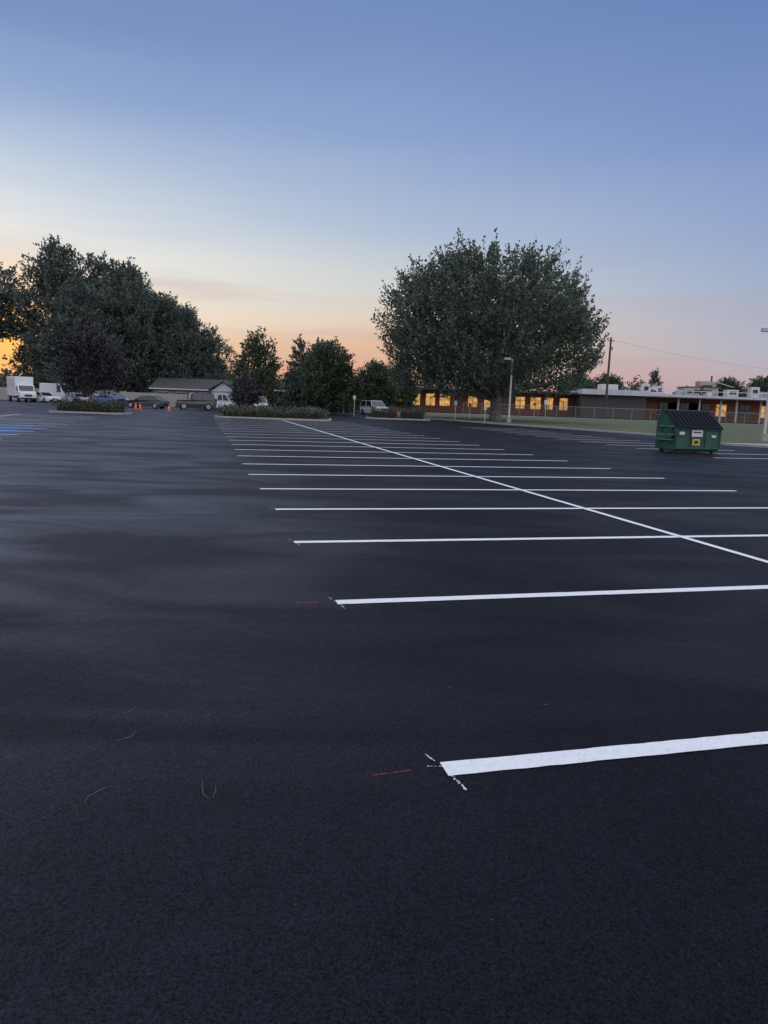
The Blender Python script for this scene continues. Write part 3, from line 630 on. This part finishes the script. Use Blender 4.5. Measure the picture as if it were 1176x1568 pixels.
def house(name,x,y,w,d,he,hr,wm,rot=0,cross=True):
    e=empty(name,(x,y,0),rot)
    mb=MB(); mb.box(w/2,d/2,he/2,w,d,he,wm)
    mb.add([(.0,0,he),(0,d,he),(0,d/2,hr)],[(0,1,2)],wm); mb.add([(w,0,he),(w,d,he),(w,d/2,hr)],[(0,1,2)],wm)
    mb.obj('walls',parent=e)
    mb=MB(); gable(mb,0,w,0,d,he,hr,roofm); mb.obj('roof',parent=e)
    if cross:
        mb=MB(); cx0,cx1=w-3.6,w-.2
        mb.box((cx0+cx1)/2,-.6,he/2,cx1-cx0,1.2-.01,he,wallb); mb.prism([(cx0,he),(cx1,he),((cx0+cx1)/2,hr-.35)],.02,wtrim,cy=-1.2)
        mb.obj('front_wing',parent=e)
        mb=MB(); gable(mb,cx0,cx1,-1.2,d/2,he+.02,hr-.3,roofm,'y',.35); mb.obj('wing_roof',parent=e)
        mb=MB(); mb.box((cx0+cx1)/2,-1.23,1.05,2.6,.05,2.0,wtrim)
        for q in range(3): mb.box((cx0+cx1)/2,-1.262,.5+.5*q,2.6,.012,.03,trim)
        mb.obj('garage_door',parent=e)
    mb=MB(); mb2=MB()
    for q in (1.4,4.0,7.2):
        if q<w-4: mb.box(q,-.03,1.5,1.3,.05,.9,glass); mb2.box(q,-.02,2.0,1.5,.08,.08,wtrim); mb2.box(q,-.02,1.0,1.5,.08,.08,wtrim); mb2.box(q,-.06,1.5,.05,.03,.9,wtrim)
    mb2.box(5.6 if w>7 else w*.7,-.03,1.0,.9,.05,2.0,wtrim)
    mb2.box(w/2,-.52,he+.06,w+.9,.03,.16,wtrim)
    mb.obj('windows',parent=e); mb2.obj('door_and_frames',parent=e)
house('taupe_house',-33.6,104,12.2,8,2.35,3.9,walld)
house('beige_house',-43.2,114,4.6,6,2.5,3.9,wallb,cross=False)
fm=mat('fence_boards',(.34,.31,.28),.8,.15,5)
def fence(name,x0,y0,x1,y1,h,m,step=.16):
    e=empty(name,(x0,y0,0),math.atan2(y1-y0,x1-x0)); ln=math.hypot(x1-x0,y1-y0); mb=MB(); n=int(ln/step)
    for i in range(n): mb.box((i+.5)*step,0,h/2+.03,step*.92,.025,h+random.uniform(-.03,.03),m)
    mb.obj('boards',parent=e); mb=MB()
    for i in range(int(ln/2.4)+1): mb.box(i*2.4,.08,h/2+.05,.11,.11,h+.12,m)
    mb.box(ln/2,.04,.35,ln,.04,.09,m); mb.box(ln/2,.04,h-.3,ln,.04,.09,m); mb.obj('posts_and_rails',parent=e)
fence('wooden_fence',-36,96,-26.2,95,1.7,fm); fence('wooden_fence',-66,105,-37,103,1.8,fm)
e=empty('carport',(-17.2,104,0)); mb=MB(); mb.box(2.7,2.5,2.72,5.6,5.4,.22,wtrim); mb.obj('roof',parent=e)
mb=MB(); 
for x_ in (.1,2.7,5.3): mb.box(x_,0,1.3,.12,.12,2.6,wtrim)
mb.obj('posts',parent=e); mb=MB(); mb.box(2.7,5,1.3,5.4,.15,2.6,walld); mb.box(2.2,4.9,1.2,1.6,.06,1.2,glass); mb.obj('back_wall',parent=e)

# chain link fence
cl=bpy.data.materials.new('chain_link'); cl.use_nodes=True; t=cl.node_tree; b=t.nodes['Principled BSDF']
b.inputs['Base Color'].default_value=(.12,.12,.12,1); b.inputs['Metallic'].default_value=.5
tcx=t.nodes.new('ShaderNodeTexCoord'); mpx=t.nodes.new('ShaderNodeMapping'); mpx.inputs['Rotation'].default_value=(0,math.radians(45),0)
t.links.new(tcx.outputs['Object'],mpx.inputs[0]); spx=t.nodes.new('ShaderNodeSeparateXYZ'); t.links.new(mpx.outputs[0],spx.inputs[0])
def wire(o):
    a=t.nodes.new('ShaderNodeMath');a.operation='PINGPONG';a.inputs[1].default_value=.03;t.links.new(o,a.inputs[0])
    c=t.nodes.new('ShaderNodeMath');c.operation='LESS_THAN';c.inputs[1].default_value=.0035;t.links.new(a.outputs[0],c.inputs[0]);return c.outputs[0]
mxn=t.nodes.new('ShaderNodeMath');mxn.operation='MAXIMUM';t.links.new(wire(spx.outputs[0]),mxn.inputs[0]);t.links.new(wire(spx.outputs[2]),mxn.inputs[1])
t.links.new(mxn.outputs[0],b.inputs['Alpha'])
e=empty('chain_link_fence',(12,116,.12),math.radians(0)); ln=62
mb=MB(); mb.add([(0,0,.05),(ln,0,.05),(ln,0,1.8),(0,0,1.8)],[(0,1,2,3)],cl); mb.obj('wire_mesh',parent=e)
mb=MB()
for i in range(int(ln/3)+1): mb.tube([(i*3,0,0),(i*3,0,1.85)],[.035,.035],6,metg)
mb.tube([(0,0,1.82),(ln,0,1.82)],[.025,.025],6,metg); mb.obj('posts_and_rail',parent=e)

# ------------------------------------------------------------------ school
warm=mat('lit_window',(.4,.26,.1),.3,.2,.6,emit=(1,.50,.13),es=.60)
t=warm.node_tree; wn=t.nodes.new('ShaderNodeTexNoise'); wn.inputs['Scale'].default_value=1.3; wn.inputs['Detail'].default_value=3
tcw=t.nodes.new('ShaderNodeTexCoord'); t.links.new(tcw.outputs['Object'],wn.inputs['Vector'])
wr=t.nodes.new('ShaderNodeMapRange'); wr.inputs[1].default_value=.32; wr.inputs[2].default_value=.68; wr.inputs[3].default_value=.18; wr.inputs[4].default_value=.80; t.links.new(wn.outputs['Fac'],wr.inputs[0]); t.links.new(wr.outputs[0],t.nodes['Principled BSDF'].inputs['Emission Strength'])
fas=mat('dark_fascia',(.07,.05,.05),.7,.1,2); roofg=mat('grey_roof_membrane',(.34,.35,.37),.7,.12,1); wfas=mat('white_fascia',(.50,.50,.52),.6,.1,1); blk=mat('dark_wall',(.07,.06,.06),.85,.2,2)
e=empty('school_building',(0,0,.1))
mb=MB()
mb.box(18.5,147,2.1,35,12,4.2,brick)
mb.obj('left_wing_walls',parent=e)
mb=MB(); mb.box(18.5,145.6,4.38,37,17,.36,fas); mb.box(18.5,146,4.64,35,14,.15,roofg); mb.obj('left_wing_roof',parent=e)
mbw=MB(); mbf=MB()
for i,xx in enumerate((2.4,5.4,8.2,11.0,13.6,16.4,19.8,23.0,25.6,28.6,31.2,34.0)):
    wdt=(2.1,1.6,1.8,2.0,1.3,1.8,2.3,1.4,1.8,2.0,1.5,1.6)[i]
    mbw.box(xx,140.96,2.35,wdt,.06,2.2,warm if i not in (4,7) else glass)
    mbf.box(xx,140.9,2.35,.07,.05,2.2,fas); mbf.box(xx-wdt/2-.05,140.9,2.35,.1,.1,2.4,fas); mbf.box(xx+wdt/2+.05,140.9,2.35,.1,.1,2.4,fas); mbf.box(xx,140.92,1.15,wdt,.1,.1,conc); mbf.box(xx,140.91,2.8,wdt,.04,.07,fas)
    if i%3==0: mbf.box(xx+wdt/2+.4,137.6,2.1,.25,.25,4.2,fas)
mbw.obj('lit_windows',parent=e); mbf.obj('window_frames_and_columns',parent=e)
mb=MB(); mb.box(42,142,2.2,12,13,4.4,blk); mb.obj('middle_wing_walls',parent=e)
mb=MB(); mb.box(42,141.6,4.75,12.6,14.6,.9,wfas); mb.box(42,142,5.25,11.8,13,.1,roofg); mb.box(43.5,145,5.9,3.2,3,1.3,wtrim); mb.obj('middle_wing_roof',parent=e)
mb=MB(); mb.box(71,146,2.1,46,14,4.2,brick); mb.box(56,138.9,1.9,9,.3,3.6,blk); mb.obj('right_wing_walls',parent=e)
mb=MB(); mb.box(71,144,4.45,47,18,.5,wfas); mb.box(71,145,4.77,45,15,.14,roofg)
mb.box(71,134.9,4.28,47,.25,.16,fas); mb.obj('right_wing_roof',parent=e)
mb=MB(); mbf=MB()
for i,xx in enumerate((52.5,56.5,60.5,63.5,68.0,72.5,77.0)):
    mb.box(xx,138.66,2.2,(1.6,1.6,1.4,1.9,1.8,2.6,2.6)[i],.08,2.2,warm if i in (3,5,6) else glass); mbf.box(xx+2.1,137,2.1,.3,.3,4.2,wfas); mbf.box(xx,138.6,2.2,.08,.06,2.2,fas)
    mbf.box(xx,138.62,1.05,2.2,.1,.1,conc)
mb.box(71,138.9,2.2,44,.3,2.4,brick)
mb.obj('right_wing_windows',parent=e); mbf.obj('right_wing_frames',parent=e)
mb=MB()
for (xx,yy,w1,h1,mm) in ((49.2,140,1.4,1.9,wtrim),(51,141,1.6,1.2,wtrim),(53,144,2.0,1.7,wtrim),(55.2,139,1.1,.9,roofg),(57.5,140,1.6,1.3,roofg),(62.2,147,6.2,1.7,wallb),(63.2,146,3.0,3.0,wallb),(64.8,147,.25,4.2,trim),(66.6,142,2.2,1.4,wtrim),(68.6,139,.6,1.9,metg),(70,140,1.6,2.0,wtrim),(72,141,.8,1.2,roofg),(73.8,146,3,1.3,roofg),(76.5,141,2.4,2.0,wtrim),(79,140,2,1.3,wtrim),(59.6,139,.5,1.9,trim),(60.6,138,.9,.8,wtrim)):
    mb.box(xx,yy,4.84+h1/2,w1,w1*.8,h1,mm)
    if w1>1.2: mb.box(xx,yy-w1*.4-.02,4.84+h1*.55,w1*.6,.03,h1*.4,trim)
mb.box(62.2,147,6.65,6.6,5.4,.15,brick); mb.tube([(50,137.5,5.6),(80,137.5,5.6)],[.05,.05],6,wtrim); mb.tube([(64,144,7.8),(68,144,6.8)],[.06,.06],6,wtrim)
for q in range(11): mb.tube([(50+q*3,137.5,4.8),(50+q*3,137.5,5.6)],[.04,.04],6,wtrim)
mb.obj('roof_plant',parent=e)
